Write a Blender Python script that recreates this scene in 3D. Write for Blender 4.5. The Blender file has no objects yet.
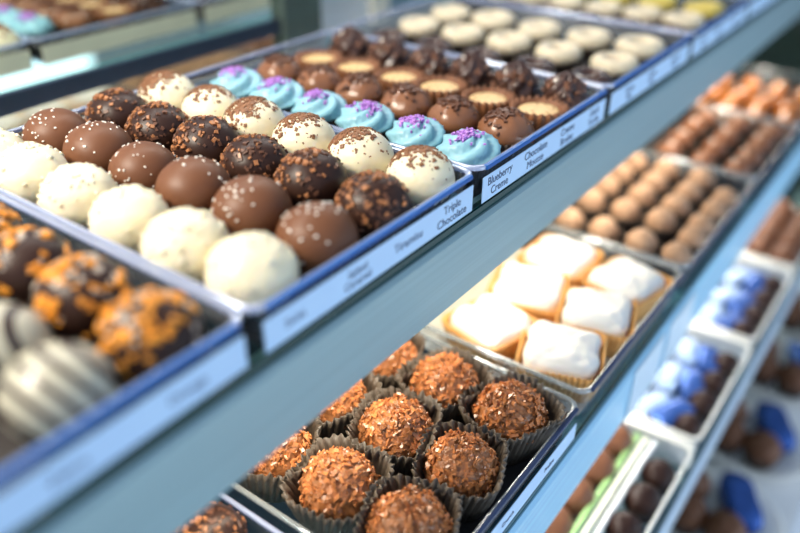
import bpy, math, random
from mathutils import Matrix, Vector, noise
random.seed(7)
PI = math.pi
C = bpy.context.scene.collection
sc = bpy.context.scene

# ------------------------------------------------------------------ camera
RC = [[0.592702, -0.805403, 0.005433], [0.418382, 0.313641, 0.8524], [-0.68823, -0.502946, 0.522862]]
FPX = 764.578
CAM = Vector([-0.16358, -0.19114, 0.19698])

def project(p):
    d = Vector(p) - CAM
    q = [sum(RC[i][k] * d[k] for k in range(3)) for i in range(3)]
    if q[2] > -0.02:
        return None
    return 400 + FPX * q[0] / -q[2], 266.5 - FPX * q[1] / -q[2]

def in_frame(p, m=25):
    q = project(p)
    return q is not None and -m < q[0] < 800 + m and -m < q[1] < 533 + m

cam_d = bpy.data.cameras.new('camera')
cam = bpy.data.objects.new('camera', cam_d)
C.objects.link(cam)
cam.matrix_world = Matrix([[RC[0][0], RC[1][0], RC[2][0], CAM[0]], [RC[0][1], RC[1][1], RC[2][1], CAM[1]],
                           [RC[0][2], RC[1][2], RC[2][2], CAM[2]], [0, 0, 0, 1]])
cam_d.sensor_width = 36
cam_d.sensor_fit = 'HORIZONTAL'
cam_d.lens = FPX / 800 * 36
cam_d.clip_start = 0.01
cam_d.dof.use_dof = True
cam_d.dof.focus_distance = 0.438
cam_d.dof.aperture_fstop = 2.3
sc.camera = cam

# ------------------------------------------------------------------ materials
def new_mat(name):
    m = bpy.data.materials.new(name)
    m.use_nodes = True
    nt = m.node_tree
    b = nt.nodes['Principled BSDF']
    return m, nt, b

def pbr(name, col, rough=0.5, metal=0.0, coat=0.0, coat_rough=0.08, var=0.12, vscale=60, bump=0.0, bscale=200, sss=0.0,
        spec=0.5, trans=0.0, ior=1.45, alpha=1.0, stretch=(1, 1, 1), sheen=0.0):
    m, nt, b = new_mat(name)
    tc = nt.nodes.new('ShaderNodeTexCoord')
    mp = nt.nodes.new('ShaderNodeMapping')
    mp.inputs['Scale'].default_value = stretch
    nt.links.new(tc.outputs['Object'], mp.inputs['Vector'])
    nz = nt.nodes.new('ShaderNodeTexNoise')
    nz.inputs['Scale'].default_value = vscale
    nz.inputs['Detail'].default_value = 4
    nt.links.new(mp.outputs['Vector'], nz.inputs['Vector'])
    cr = nt.nodes.new('ShaderNodeValToRGB')
    cr.color_ramp.elements[0].position = 0.3
    cr.color_ramp.elements[1].position = 0.7
    cr.color_ramp.elements[0].color = (*[c * (1 - var) for c in col], 1)
    cr.color_ramp.elements[1].color = (*[min(1, c * (1 + var)) for c in col], 1)
    nt.links.new(nz.outputs['Fac'], cr.inputs['Fac'])
    nt.links.new(cr.outputs['Color'], b.inputs['Base Color'])
    b.inputs['Roughness'].default_value = rough
    b.inputs['Metallic'].default_value = metal
    b.inputs['Coat Weight'].default_value = coat
    b.inputs['Coat Roughness'].default_value = coat_rough
    b.inputs['Specular IOR Level'].default_value = spec
    b.inputs['Transmission Weight'].default_value = trans
    b.inputs['IOR'].default_value = ior
    b.inputs['Alpha'].default_value = alpha
    if sss:
        b.inputs['Subsurface Weight'].default_value = sss
        b.inputs['Subsurface Radius'].default_value = (1.0, 0.75, 0.35)
        b.inputs['Subsurface Scale'].default_value = 0.006
    if bump:
        n2 = nt.nodes.new('ShaderNodeTexNoise')
        n2.inputs['Scale'].default_value = bscale
        n2.inputs['Detail'].default_value = 3
        nt.links.new(mp.outputs['Vector'], n2.inputs['Vector'])
        bp = nt.nodes.new('ShaderNodeBump')
        bp.inputs['Strength'].default_value = bump
        bp.inputs['Distance'].default_value = 0.001
        nt.links.new(n2.outputs['Fac'], bp.inputs['Height'])
        nt.links.new(bp.outputs['Normal'], b.inputs['Normal'])
    return m

def clear(name, tint, refl=0.06, gloss_col=(1, 1, 1), rough=0.04, edge=0.5, diff=0.0, diff_col=(1, 1, 1)):
    """thin clear plastic or glass: tinted see-through with a facing-dependent gloss"""
    m, nt, b = new_mat(name)
    nt.nodes.remove(b)
    out = nt.nodes['Material Output']
    tr = nt.nodes.new('ShaderNodeBsdfTransparent')
    tr.inputs['Color'].default_value = (*tint, 1)
    gl = nt.nodes.new('ShaderNodeBsdfGlossy')
    gl.inputs['Color'].default_value = (*gloss_col, 1)
    gl.inputs['Roughness'].default_value = rough
    lw = nt.nodes.new('ShaderNodeLayerWeight')
    lw.inputs['Blend'].default_value = 0.25
    mr = nt.nodes.new('ShaderNodeMapRange')
    mr.inputs['To Min'].default_value = refl
    mr.inputs['To Max'].default_value = edge
    nt.links.new(lw.outputs['Facing'], mr.inputs['Value'])
    mx = nt.nodes.new('ShaderNodeMixShader')
    nt.links.new(mr.outputs['Result'], mx.inputs['Fac'])
    src = tr
    if diff:
        df = nt.nodes.new('ShaderNodeBsdfDiffuse')
        df.inputs['Color'].default_value = (*diff_col, 1)
        m2 = nt.nodes.new('ShaderNodeMixShader')
        m2.inputs['Fac'].default_value = diff
        nt.links.new(tr.outputs[0], m2.inputs[1])
        nt.links.new(df.outputs[0], m2.inputs[2])
        src = m2
    nt.links.new(src.outputs[0], mx.inputs[1])
    nt.links.new(gl.outputs[0], mx.inputs[2])
    nt.links.new(mx.outputs[0], out.inputs['Surface'])
    return m

def striped(name, a, bcol, scale):
    m, nt, b = new_mat(name)
    tc = nt.nodes.new('ShaderNodeTexCoord')
    wv = nt.nodes.new('ShaderNodeTexWave')
    wv.wave_type = 'BANDS'
    wv.bands_direction = 'X'
    wv.inputs['Scale'].default_value = scale
    wv.inputs['Distortion'].default_value = 1.2
    wv.inputs['Detail'].default_value = 1
    wv.inputs['Detail Scale'].default_value = 0.6
    mp = nt.nodes.new('ShaderNodeMapping')
    mp.inputs['Rotation'].default_value = (0.0, 0.5, 0.35)
    nt.links.new(tc.outputs['Object'], mp.inputs['Vector'])
    nt.links.new(mp.outputs['Vector'], wv.inputs['Vector'])
    cr = nt.nodes.new('ShaderNodeValToRGB')
    cr.color_ramp.elements[0].position = 0.30
    cr.color_ramp.elements[1].position = 0.42
    cr.color_ramp.elements[0].color = (*a, 1)
    cr.color_ramp.elements[1].color = (*bcol, 1)
    nt.links.new(wv.outputs['Fac'], cr.inputs['Fac'])
    nt.links.new(cr.outputs['Color'], b.inputs['Base Color'])
    b.inputs['Roughness'].default_value = 0.35
    b.inputs['Coat Weight'].default_value = 0.2
    return m

M = {}
M['white_choc'] = pbr('white_chocolate', (0.85, 0.765, 0.545), 0.42, sss=0.35, coat=0.15, coat_rough=0.25, var=0.03, bump=0.25, bscale=260)
M['grain'] = pbr('sugar_grain', (0.93, 0.89, 0.80), 0.35, var=0.05)
M['milk'] = pbr('milk_chocolate', (0.150, 0.060, 0.028), 0.46, spec=0.3, coat=0.08, coat_rough=0.35, var=0.06, sss=0.05)
M['dark'] = pbr('dark_chocolate', (0.034, 0.0140, 0.0090), 0.42, spec=0.3, coat=0.10, coat_rough=0.3, var=0.15)
M['toffee'] = pbr('toffee_bits', (0.36, 0.15, 0.06), 0.4, var=0.35, vscale=400)
M['nut_dark'] = pbr('cocoa_nibs', (0.12, 0.05, 0.028), 0.45, var=0.4, vscale=400)
M['nut_mix'] = pbr('chopped_nut_mix', (0.20, 0.09, 0.05), 0.35, var=0.6, vscale=260, coat=0.3)
M['flake'] = pbr('chocolate_flakes', (0.22, 0.095, 0.04), 0.5, var=0.35, vscale=500)
M['orange'] = pbr('orange_dust_crumbs', (0.80, 0.30, 0.03), 0.5, var=0.3, vscale=300)
M['pale_crumb'] = pbr('pale_crumbs', (0.55, 0.46, 0.38), 0.5, var=0.2)
M['stripe'] = striped('striped_chocolate', (0.045, 0.028, 0.022), (0.52, 0.49, 0.38), 42)
M['cup'] = pbr('dark_paper_cup', (0.040, 0.026, 0.019), 0.6, var=0.2)
M['cup_brown'] = pbr('brown_paper_cup', (0.120, 0.092, 0.066), 0.42, var=0.25, coat=0.15)
M['cup_gold'] = pbr('golden_paper_case', (0.80, 0.42, 0.13), 0.55, var=0.12)
M['blue_cream'] = pbr('blue_cream', (0.24, 0.48, 0.57), 0.42, sss=0.1, var=0.05, coat=0.1)
M['violet'] = pbr('violet_sprinkles', (0.44, 0.21, 0.60), 0.45, var=0.45, vscale=500)
M['mousse'] = pbr('mousse_chocolate', (0.235, 0.098, 0.045), 0.3, coat=0.3, coat_rough=0.15, var=0.08)
M['crust'] = pbr('tart_crust', (0.20, 0.078, 0.032), 0.55, var=0.3, vscale=120, bump=0.4)
M['custard'] = pbr('custard', (0.74, 0.50, 0.23), 0.45, var=0.15, vscale=300)
M['ganache'] = pbr('ganache', (0.060, 0.028, 0.020), 0.25, coat=0.3, var=0.2)
M['icing'] = pbr('cream_icing', (0.72, 0.63, 0.46), 0.45, var=0.06, sss=0.15)
M['jam'] = pbr('red_jam', (0.42, 0.11, 0.08), 0.35, var=0.3, vscale=200)
M['yellow'] = pbr('yellow_icing', (0.66, 0.52, 0.12), 0.45, var=0.1)
M['roche'] = pbr('cornflake_body', (0.36, 0.135, 0.046), 0.30, var=0.45, vscale=160, coat=0.2, bump=0.8, bscale=420)
M['roche_flake'] = pbr('cornflake_flakes', (0.52, 0.195, 0.065), 0.24, var=0.5, vscale=130, coat=0.4, coat_rough=0.15)
M['snow'] = pbr('white_icing', (0.90, 0.88, 0.83), 0.5, var=0.03, bump=0.5, bscale=120, sss=0.1)
M['bronze'] = pbr('bronze_chocolate', (0.27, 0.105, 0.045), 0.3, coat=0.4, var=0.2, vscale=120, bump=0.5)
M['tan'] = pbr('cocoa_dusted_truffle', (0.50, 0.30, 0.18), 0.6, var=0.15, vscale=120, bump=0.4)
M['caramel'] = pbr('caramel_glaze', (0.55, 0.17, 0.03), 0.15, coat=0.6, coat_rough=0.05, var=0.25)
M['foil_blue'] = pbr('blue_foil', (0.04, 0.11, 0.38), 0.25, metal=0.5, var=0.3, bump=0.6, bscale=90)
M['foil_pale'] = pbr('pale_blue_wrap', (0.26, 0.37, 0.56), 0.3, var=0.4)
M['green'] = pbr('green_streak', (0.38, 0.62, 0.24), 0.35, var=0.1)
M['cream_streak'] = pbr('cream_streak', (0.86, 0.85, 0.66), 0.35, var=0.05)
M['white_streak'] = pbr('white_streak', (0.92, 0.92, 0.90), 0.35, var=0.03)
M['acrylic'] = clear('clear_acrylic', (0.90, 0.93, 0.97), 0.025, (0.9, 0.95, 1.0), 0.3, 0.12)
M['rim'] = clear('acrylic_rim', (0.62, 0.70, 0.88), 0.15, (0.88, 0.93, 1.0), 0.10, 0.6, diff=0.42, diff_col=(0.66, 0.72, 0.92))
M['liner_shade'] = pbr('dark_shade_liner', (0.022, 0.017, 0.016), 0.7, var=0.2)  # added dark sheet, shade between the cups put in as colour
M['liner_pale'] = pbr('pale_liner_paper', (0.62, 0.60, 0.52), 0.6, var=0.04)
M['lip_dark'] = pbr('dark_front_lip', (0.02, 0.035, 0.10), 0.2, coat=0.4, var=0.05)
M['rim_clear'] = clear('clear_rim', (0.75, 0.80, 0.85), 0.12, (0.9, 0.95, 1.0), 0.10, 0.5, diff=0.25, diff_col=(0.75, 0.78, 0.76))
M['lip'] = pbr('blue_front_lip', (0.018, 0.115, 0.40), 0.3, coat=0.1, spec=0.3, var=0.05)
M['label'] = pbr('label_strip', (0.56, 0.76, 1.0), 0.4, var=0.02)
M['blue_sheen'] = pbr('pale_blue_sheen', (0.74, 0.89, 1.0), 0.3, var=0.02)
M['ink'] = pbr('label_ink', (0.03, 0.05, 0.12), 0.6, var=0.0)
M['back_strip'] = pbr('cream_back_strip', (0.92, 0.87, 0.72), 0.5, var=0.04)
M['glass'] = clear('shelf_glass', (0.82, 0.90, 0.87), 0.03, (0.9, 1, 0.97), 0.02, 0.2)
M['glass_edge'] = pbr('green_glass_edge', (0.004, 0.045, 0.040), 0.2, var=0.1, coat=0.2)
M['glass_rear'] = pbr('teal_glass_edge', (0.01, 0.50, 0.45), 0.2, var=0.1, coat=0.3)
M['steel'] = pbr('brushed_steel', (0.325, 0.455, 0.475), 0.42, metal=0.35, var=0.06, vscale=90, stretch=(0.04, 1, 6), bump=0.12, bscale=240)
M['steel_blue'] = pbr('blue_sheen_rail', (0.42, 0.74, 1.0), 0.3, metal=0.05, var=0.10, vscale=70, stretch=(0.05, 1, 5))  # blue light reflected by the steel is put into its base colour
M['rail'] = pbr('pale_steel_rail', (0.62, 0.73, 0.83), 0.35, metal=0.2, var=0.05, stretch=(0.05, 1, 5))
M['mirror'] = pbr('mirror_panel', (0.74, 0.80, 0.76), 0.015, metal=1.0, var=0.0)
M['post'] = pbr('green_grey_post', (0.075, 0.105, 0.09), 0.5, var=0.1)
M['frost'] = pbr('frosted_panel', (0.62, 0.65, 0.66), 0.5, var=0.06, vscale=6)
M['cream_post'] = pbr('cream_post', (0.72, 0.69, 0.58), 0.5, var=0.04)
M['blue_panel'] = pbr('blue_grey_panel', (0.18, 0.28, 0.34), 0.5, var=0.05)
M['wall'] = pbr('dark_end_wall', (0.035, 0.042, 0.04), 0.6, var=0.15)
M['white_deck'] = pbr('white_deck', (0.80, 0.80, 0.80), 0.45, var=0.03)
M['plate'] = pbr('white_plate', (0.85, 0.82, 0.76), 0.3, var=0.02, coat=0.3)
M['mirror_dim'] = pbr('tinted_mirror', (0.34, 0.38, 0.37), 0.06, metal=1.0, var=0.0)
M['navy'] = pbr('dark_navy_base', (0.020, 0.034, 0.062), 0.5, var=0.1)
M['lid'] = pbr('lamp_housing', (0.6, 0.62, 0.63), 0.4, var=0.02)

# perforated pale floor
def floor_mat():
    m, nt, b = new_mat('dotted_floor')
    tc = nt.nodes.new('ShaderNodeTexCoord')
    ck = nt.nodes.new('ShaderNodeTexVoronoi')
    ck.inputs['Scale'].default_value = 110
    ck.inputs['Randomness'].default_value = 0.0
    nt.links.new(tc.outputs['Object'], ck.inputs['Vector'])
    cr = nt.nodes.new('ShaderNodeValToRGB')
    cr.color_ramp.elements[0].color = (0.42, 0.45, 0.50, 1)
    cr.color_ramp.elements[1].color = (0.80, 0.82, 0.85, 1)
    cr.color_ramp.elements[0].position = 0.25
    cr.color_ramp.elements[1].position = 0.4
    nt.links.new(ck.outputs['Distance'], cr.inputs['Fac'])
    nt.links.new(cr.outputs['Color'], b.inputs['Base Color'])
    b.inputs['Roughness'].default_value = 0.5
    return m
M['floor'] = floor_mat()

# ------------------------------------------------------------------ mesh helpers
class MB:
    def __init__(self):
        self.v = []
        self.f = []
    def add(self, vs, fs):
        o = len(self.v)
        self.v += [tuple(p) for p in vs]
        self.f += [tuple(i + o for i in q) for q in fs]
        return self
    def box(self, x0, x1, y0, y1, z0, z1):
        vs = [(x, y, z) for z in (z0, z1) for y in (y0, y1) for x in (x0, x1)]
        return self.add(vs, [(0, 2, 3, 1), (4, 5, 7, 6), (0, 1, 5, 4), (2, 6, 7, 3), (0, 4, 6, 2), (1, 3, 7, 5)])
    def loops(self, rings, cap0=True, cap1=True):
        n = len(rings[0])
        vs = [p for r in rings for p in r]
        fs = []
        for k in range(len(rings) - 1):
            for i in range(n):
                j = (i + 1) % n
                fs.append((k * n + i, k * n + j, (k + 1) * n + j, (k + 1) * n + i))
        if cap0:
            fs.append(tuple(range(n - 1, -1, -1)))
        if cap1:
            fs.append(tuple((len(rings) - 1) * n + i for i in range(n)))
        return self.add(vs, fs)
    def mesh(self, name, mat, smooth=True):
        me = bpy.data.meshes.new(name)
        me.from_pydata(self.v, [], self.f)
        me.materials.append(mat)
        if smooth:
            me.polygons.foreach_set('use_smooth', [True] * len(me.polygons))
        me.update()
        return me

def link(name, me, parent=None, loc=(0, 0, 0), rot=(0, 0, 0), scale=1.0):
    o = bpy.data.objects.new(name, me)
    C.objects.link(o)
    o.parent = parent
    o.location = loc
    o.rotation_euler = rot
    o.scale = (scale,) * 3
    return o

def tag(o, label, cat, group=None, kind=None):
    if label:
        o['label'] = label
    if cat:
        o['category'] = cat
    if group:
        o['group'] = group
    if kind:
        o['kind'] = kind
    return o

def bevel(o, w, seg=2):
    b = o.modifiers.new('bevel', 'BEVEL')
    b.width = w
    b.segments = seg
    b.limit_method = 'ANGLE'
    return o

def rrect(x0, x1, y0, y1, z, r, n=6):
    pts = []
    for cx, cy, a0 in ((x1 - r, y1 - r, 0), (x0 + r, y1 - r, PI / 2), (x0 + r, y0 + r, PI), (x1 - r, y0 + r, 1.5 * PI)):
        for k in range(n + 1):
            a = a0 + PI / 2 * k / n
            pts.append((cx + r * math.cos(a), cy + r * math.sin(a), z))
    return pts

def sphere_pts(nu, nv, fn):
    """closed surface; fn(theta, phi) -> point, phi 0 top .. pi bottom"""
    vs = [fn(0, 0)]
    for j in range(1, nv):
        for i in range(nu):
            vs.append(fn(2 * PI * i / nu, PI * j / nv))
    vs.append(fn(0, PI))
    fs = []
    for i in range(nu):
        fs.append((0, 1 + i, 1 + (i + 1) % nu))
    for j in range(nv - 2):
        for i in range(nu):
            a = 1 + j * nu + i
            b = 1 + j * nu + (i + 1) % nu
            fs.append((a, a + nu, b + nu, b))
    last = len(vs) - 1
    for i in range(nu):
        fs.append((last, 1 + (nv - 2) * nu + (i + 1) % nu, 1 + (nv - 2) * nu + i))
    return vs, fs

def ball(mb, c, r, sx=1, sy=1, sz=1, bump=0.0, freq=60, seed=0, nu=40, nv=24):
    def fn(t, p):
        d = Vector((math.sin(p) * math.cos(t), math.sin(p) * math.sin(t), math.cos(p)))
        k = 1.0
        if bump:
            k += bump * noise.noise(d * freq + Vector((seed * 3.1, seed * 7.7, seed)))
        return (c[0] + d.x * r * sx * k, c[1] + d.y * r * sy * k, c[2] + d.z * r * sz * k)
    return mb.add(*sphere_pts(nu, nv, fn))

def chunk(mb, p, n, s, rnd, flat=0.6):
    """one small irregular chip lying on a surface at p with normal n"""
    n = Vector(n).normalized()
    t = n.cross(Vector((rnd.uniform(-1, 1), rnd.uniform(-1, 1), rnd.uniform(-1, 1)))).normalized()
    b = n.cross(t)
    a, c, h = s * rnd.uniform(0.7, 1.3), s * rnd.uniform(0.45, 1.0), s * flat * rnd.uniform(0.7, 1.2)
    vs = []
    for k, w in ((-0.5, 1.0), (0.6, 0.75)):
        for i, j in ((-1, -1), (1, -1), (1, 1), (-1, 1)):
            vs.append(Vector(p) + t * (a * 0.5 * i * w * rnd.uniform(0.75, 1.15)) + b * (c * 0.5 * j * w * rnd.uniform(0.75, 1.15)) + n * (h * k))
    mb.add(vs, [(0, 3, 2, 1), (4, 5, 6, 7), (0, 1, 5, 4), (1, 2, 6, 5), (2, 3, 7, 6), (3, 0, 4, 7)])

def scatter(mb, c, r, n, s, rnd, pole=(0, 0, 1), spread=1.0, sz=0.88, flat=0.6, srange=(0.6, 1.3)):
    pole = Vector(pole).normalized()
    k = 0
    while k < n:
        d = Vector((rnd.gauss(0, 1), rnd.gauss(0, 1), rnd.gauss(0, 1))).normalized()
        w = d.dot(pole)
        if w < -0.5 or rnd.random() > math.exp((w - 1) / max(spread, 1e-3)):
            continue
        if d.z < -0.35:
            continue
        p = Vector((c[0] + d.x * r, c[1] + d.y * r, c[2] + d.z * r * sz))
        chunk(mb, p, d, s * rnd.uniform(*srange), rnd, flat)
        k += 1

def fluted_cup(r0, r1, h, n=26, amp=0.0011, z0=0.0, wav=0.0, seed=0):
    """paper cup: base disc and a pleated flaring wall with thickness"""
    rnd = random.Random(seed)
    mb = MB()
    m = n * 4
    ph = [rnd.uniform(-0.25, 0.25) for _ in range(n)]
    hh = [1 + wav * rnd.uniform(-1, 1) for _ in range(n)]
    rings = []
    prof = [(0.0, 0.0, 0), (0.35, 0.33, 1), (0.7, 0.68, 1), (1.0, 1.0, 1)]
    def ring(tr, tz, a, off):
        out = []
        for i in range(m):
            t = 2 * PI * i / m
            q = i // 4
            r = r0 + (r1 - r0) * tr + a * amp * (0.6 + 0.8 * tr) * math.cos(n * t + ph[q] * 0.8) + off
            hz = hh[q] * (1 - (i % 4) / 4) + hh[(q + 1) % n] * (i % 4) / 4
            out.append((r * math.cos(t), r * math.sin(t), z0 + h * tz * (hz if tz > 0.9 else 1)))
        return out
    for tr, tz, a in prof:
        rings.append(ring(tr, tz, a, 0.0))
    for tr, tz, a in reversed(prof[1:]):
        rings.append(ring(tr, tz, a, -0.0004))
    rings.append(ring(0, 0.04, 0, -0.0004))
    mb.loops(rings)
    return mb

def lathe(mb, prof, n=40, fn=None):
    rings = []
    for r, z in prof:
        ring = []
        for i in range(n):
            t = 2 * PI * i / n
            rr, zz = (r, z) if fn is None else fn(r, z, t)
            ring.append((rr * math.cos(t), rr * math.sin(t), zz))
        rings.append(ring)
    return mb.loops(rings)

# ------------------------------------------------------------------ thing templates: (part name, mesh, child list)
def T(name, me, kids=(), kind=None):
    return (name, me, kids, kind)

def place(name, parts, loc, rotz, label, cat, group, scale=1.0, tilt=(0, 0)):
    e = bpy.data.objects.new(name, None)
    C.objects.link(e)
    e.empty_display_size = 0.01
    e.location = loc
    e.rotation_euler = (tilt[0], tilt[1], rotz)
    e.scale = (scale,) * 3
    tag(e, label, cat, group)
    for pn, me, kids, kind in parts:
        o = link(pn, me, e)
        if kind:
            o['kind'] = kind
        for kn, kme, _, kk in kids:
            c = link(kn, kme, o)
            if kk:
                c['kind'] = kk
    return e

RT = 0.0196          # truffle radius
ZT = 0.0185          # truffle centre above the tray floor
SZ = 0.88
small_cup = fluted_cup(0.0135, 0.0172, 0.0105, 24, 0.0008, 0.0004).mesh('paper_cup', M['cup'])

def truffle_white(seed):
    rnd = random.Random(seed)
    b = MB()
    ball(b, (0, 0, ZT), RT, sz=SZ, bump=0.035, freq=2.6, seed=seed, nu=48, nv=30)
    g = MB()
    pole = (rnd.uniform(-0.6, 0.3), rnd.uniform(-0.3, 0.6), 1)
    scatter(g, (0, 0, ZT), RT * 0.998, 70, 0.0026, rnd, pole, 0.5, flat=0.45)
    return [T('chocolate_coating', b.mesh('chocolate_coating', M['white_choc'])),
            T('sugar_grains', g.mesh('sugar_grains', M['white_choc']), kind='stuff'), T('paper_cup', small_cup)]

def truffle_milk(seed):
    rnd = random.Random(seed)
    b = MB()
    ball(b, (0, 0, ZT), RT, sz=SZ, bump=0.012, freq=1.8, seed=seed, nu=48, nv=30)
    g = MB()
    pole = (rnd.uniform(-0.7, 0.1), rnd.uniform(-0.4, 0.4), 0.9)
    scatter(g, (0, 0, ZT), RT * 1.003, 38, 0.0014, rnd, pole, 0.4, flat=0.6)
    return [T('chocolate_coating', b.mesh('chocolate_coating', M['milk'])),
            T('sugar_grains', g.mesh('sugar_grains', M['grain'], False), kind='stuff'), T('paper_cup', small_cup)]

def truffle_dark(seed):
    rnd = random.Random(seed)
    b = MB()
    ball(b, (0, 0, ZT), RT, sz=SZ, bump=0.02, freq=2.0, seed=seed, nu=48, nv=30)
    g = MB()
    scatter(g, (0, 0, ZT), RT * 1.01, 70, 0.0029, rnd, (rnd.uniform(-0.7, 0), rnd.uniform(-0.2, 0.6), 0.8), 0.5, flat=0.55)
    k = MB()
    scatter(k, (0, 0, ZT), RT * 1.0, 90, 0.0026, rnd, (rnd.uniform(-0.5, 0.2), rnd.uniform(-0.6, 0.6), 0.6), 0.7, flat=0.5)
    return [T('chocolate_coating', b.mesh('chocolate_coating', M['dark'])),
            T('toffee_bits', g.mesh('toffee_bits', M['toffee'], False), kind='stuff'),
            T('cocoa_nibs', k.mesh('cocoa_nibs', M['nut_dark'], False), kind='stuff'), T('paper_cup', small_cup)]

def truffle_speck(seed):
    rnd = random.Random(seed)
    b = MB()
    ball(b, (0, 0, ZT), RT, sz=SZ, bump=0.025, freq=2.2, seed=seed, nu=48, nv=30)
    g = MB()
    px, py = rnd.uniform(-0.35, 0.1), rnd.uniform(-0.1, 0.4)
    scatter(g, (0, 0, ZT), RT * 1.0, 330, 0.0016, rnd, (px, py, 1), 0.14, flat=0.4, srange=(0.5, 2.2))
    scatter(g, (0, 0, ZT), RT * 1.0, 90, 0.0012, rnd, (px, py, 1), 0.6, flat=0.3, srange=(0.5, 1.3))
    return [T('chocolate_coating', b.mesh('chocolate_coating', M['white_choc'])),
            T('chocolate_flakes', g.mesh('chocolate_flakes', M['flake'], False), kind='stuff'), T('paper_cup', small_cup)]

def truffle_orange(seed):
    rnd = random.Random(seed)
    b = MB()
    ball(b, (0, 0, ZT), RT, sz=SZ, bump=0.03, freq=2.0, seed=seed, nu=40, nv=26)
    g = MB()
    scatter(g, (0, 0, ZT), RT * 1.0, 75, 0.0042, rnd, (rnd.uniform(-0.5, 0), rnd.uniform(0, 0.5), 1), 0.7, flat=0.4)
    k = MB()
    scatter(k, (0, 0, ZT), RT * 1.0, 45, 0.0028, rnd, (-0.4, 0.3, 1), 0.3, flat=0.4)
    return [T('chocolate_coating', b.mesh('chocolate_coating', M['dark'])),
            T('orange_crumbs', g.mesh('orange_crumbs', M['orange'], False), kind='stuff'),
            T('pale_crumbs', k.mesh('pale_crumbs', M['pale_crumb'], False), kind='stuff'), T('paper_cup', small_cup)]

def truffle_stripe(seed):
    b = MB()
    ball(b, (0, 0, ZT), RT, sz=SZ, bump=0.01, freq=1.5, seed=seed, nu=44, nv=28)
    return [T('chocolate_coating', b.mesh('chocolate_coating', M['stripe'])), T('paper_cup', small_cup)]

cake_cup = fluted_cup(0.0128, 0.0165, 0.0150, 26, 0.0008, 0.0004).mesh('paper_cup', M['cup'])

def cupcake(seed):
    rnd = random.Random(seed)
    b = MB()
    lathe(b, [(0.012, 0.002), (0.0142, 0.008), (0.0158, 0.0150), (0.0150, 0.0172), (0.006, 0.0172)], 36)
    f = MB()
    prof = [(0.45, 0.0160), (0.84, 0.0152), (0.97, 0.0164), (1.03, 0.0184), (1.02, 0.0205), (0.97, 0.0226), (0.88, 0.0244), (0.76, 0.0260),
            (0.62, 0.0273), (0.47, 0.0284), (0.32, 0.0292), (0.18, 0.0298), (0.07, 0.0301), (0.012, 0.0302)]
    n = 96
    tw0 = rnd.uniform(0, 6)
    rings = []
    for k, (r, z) in enumerate(prof):
        u = k / (len(prof) - 1)
        ring = []
        for i in range(n):
            t = 2 * PI * i / n
            ph = ((5 * (t - 3.6 * u) + tw0) / (2 * PI)) % 1.0
            w = min(1.0, ph / 0.72) ** 0.7 if ph < 0.72 else ((1 - ph) / 0.28) ** 0.8
            am = 0.22 * min(1, 4 * u) * (1 - 0.35 * u)
            rr = r * 0.0178 * (1 + am * (w - 0.6))
            ring.append((rr * math.cos(t), rr * math.sin(t), z + 0.0036 * (w - 0.6) * min(1, 3 * u)))
        rings.append(ring)
    f.loops(rings)
    s = MB()
    cx, cy = rnd.uniform(-0.005, -0.001), rnd.uniform(-0.002, 0.005)
    for _ in range(110):
        a, q = rnd.uniform(0, 2 * PI), abs(rnd.gauss(0, 0.0055))
        x, y = cx + q * math.cos(a), cy + q * math.sin(a)
        rr = math.hypot(x, y) / 0.0178
        z = 0.0180 + 0.0125 * math.sqrt(max(0, 1 - rr * rr)) + rnd.uniform(-0.0008, 0.0010)
        chunk(s, (x, y, z), (x * 30, y * 30, 1), 0.0019 * rnd.uniform(0.7, 1.25), rnd, 0.8)
    return [T('cake_base', b.mesh('cake_base', M['ganache'])), T('frosting_swirl', f.mesh('frosting_swirl', M['blue_cream']),
            [T('violet_sprinkles', s.mesh('violet_sprinkles', M['violet'], False), kind='stuff')]), T('paper_cup', cake_cup)]

def mousse(seed):
    rnd = random.Random(seed)
    b = MB()
    def fn(r, z, t):
        w = noise.noise(Vector((math.cos(t) * 1.6 + seed, math.sin(t) * 1.6, z * 90)))
        return r * (1 + 0.07 * w), z + 0.0012 * w * (1 if z > 0.012 else 0)
    lathe(b, [(0.008, 0.0025), (0.0128, 0.008), (0.0150, 0.0130), (0.0166, 0.0152), (0.0172, 0.0178), (0.0165, 0.0208), (0.0146, 0.0240), (0.0116, 0.0266),
              (0.0082, 0.0284), (0.0045, 0.0294), (0.001, 0.0298)], 44, fn)
    g = MB()
    for _ in range(150):
        a, q = rnd.uniform(0, 2 * PI), abs(rnd.gauss(0, 0.0066))
        x, y = -0.001 + q * math.cos(a), 0.0005 + q * math.sin(a)
        rr = min(1, math.hypot(x, y) / 0.0172)
        z = 0.0175 + 0.0124 * math.sqrt(max(0.02, 1 - rr * rr)) + rnd.uniform(-0.0008, 0.0012)
        chunk(g, (x, y, z), (x * 40, y * 40, 1), 0.0028 * rnd.uniform(0.6, 1.3), rnd, 0.7)
    return [T('mousse_dome', b.mesh('mousse_dome', M['mousse'])), T('chopped_chocolate', g.mesh('chopped_chocolate', M['nut_dark'], False), kind='stuff'),
            T('paper_cup', cake_cup)]

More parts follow.
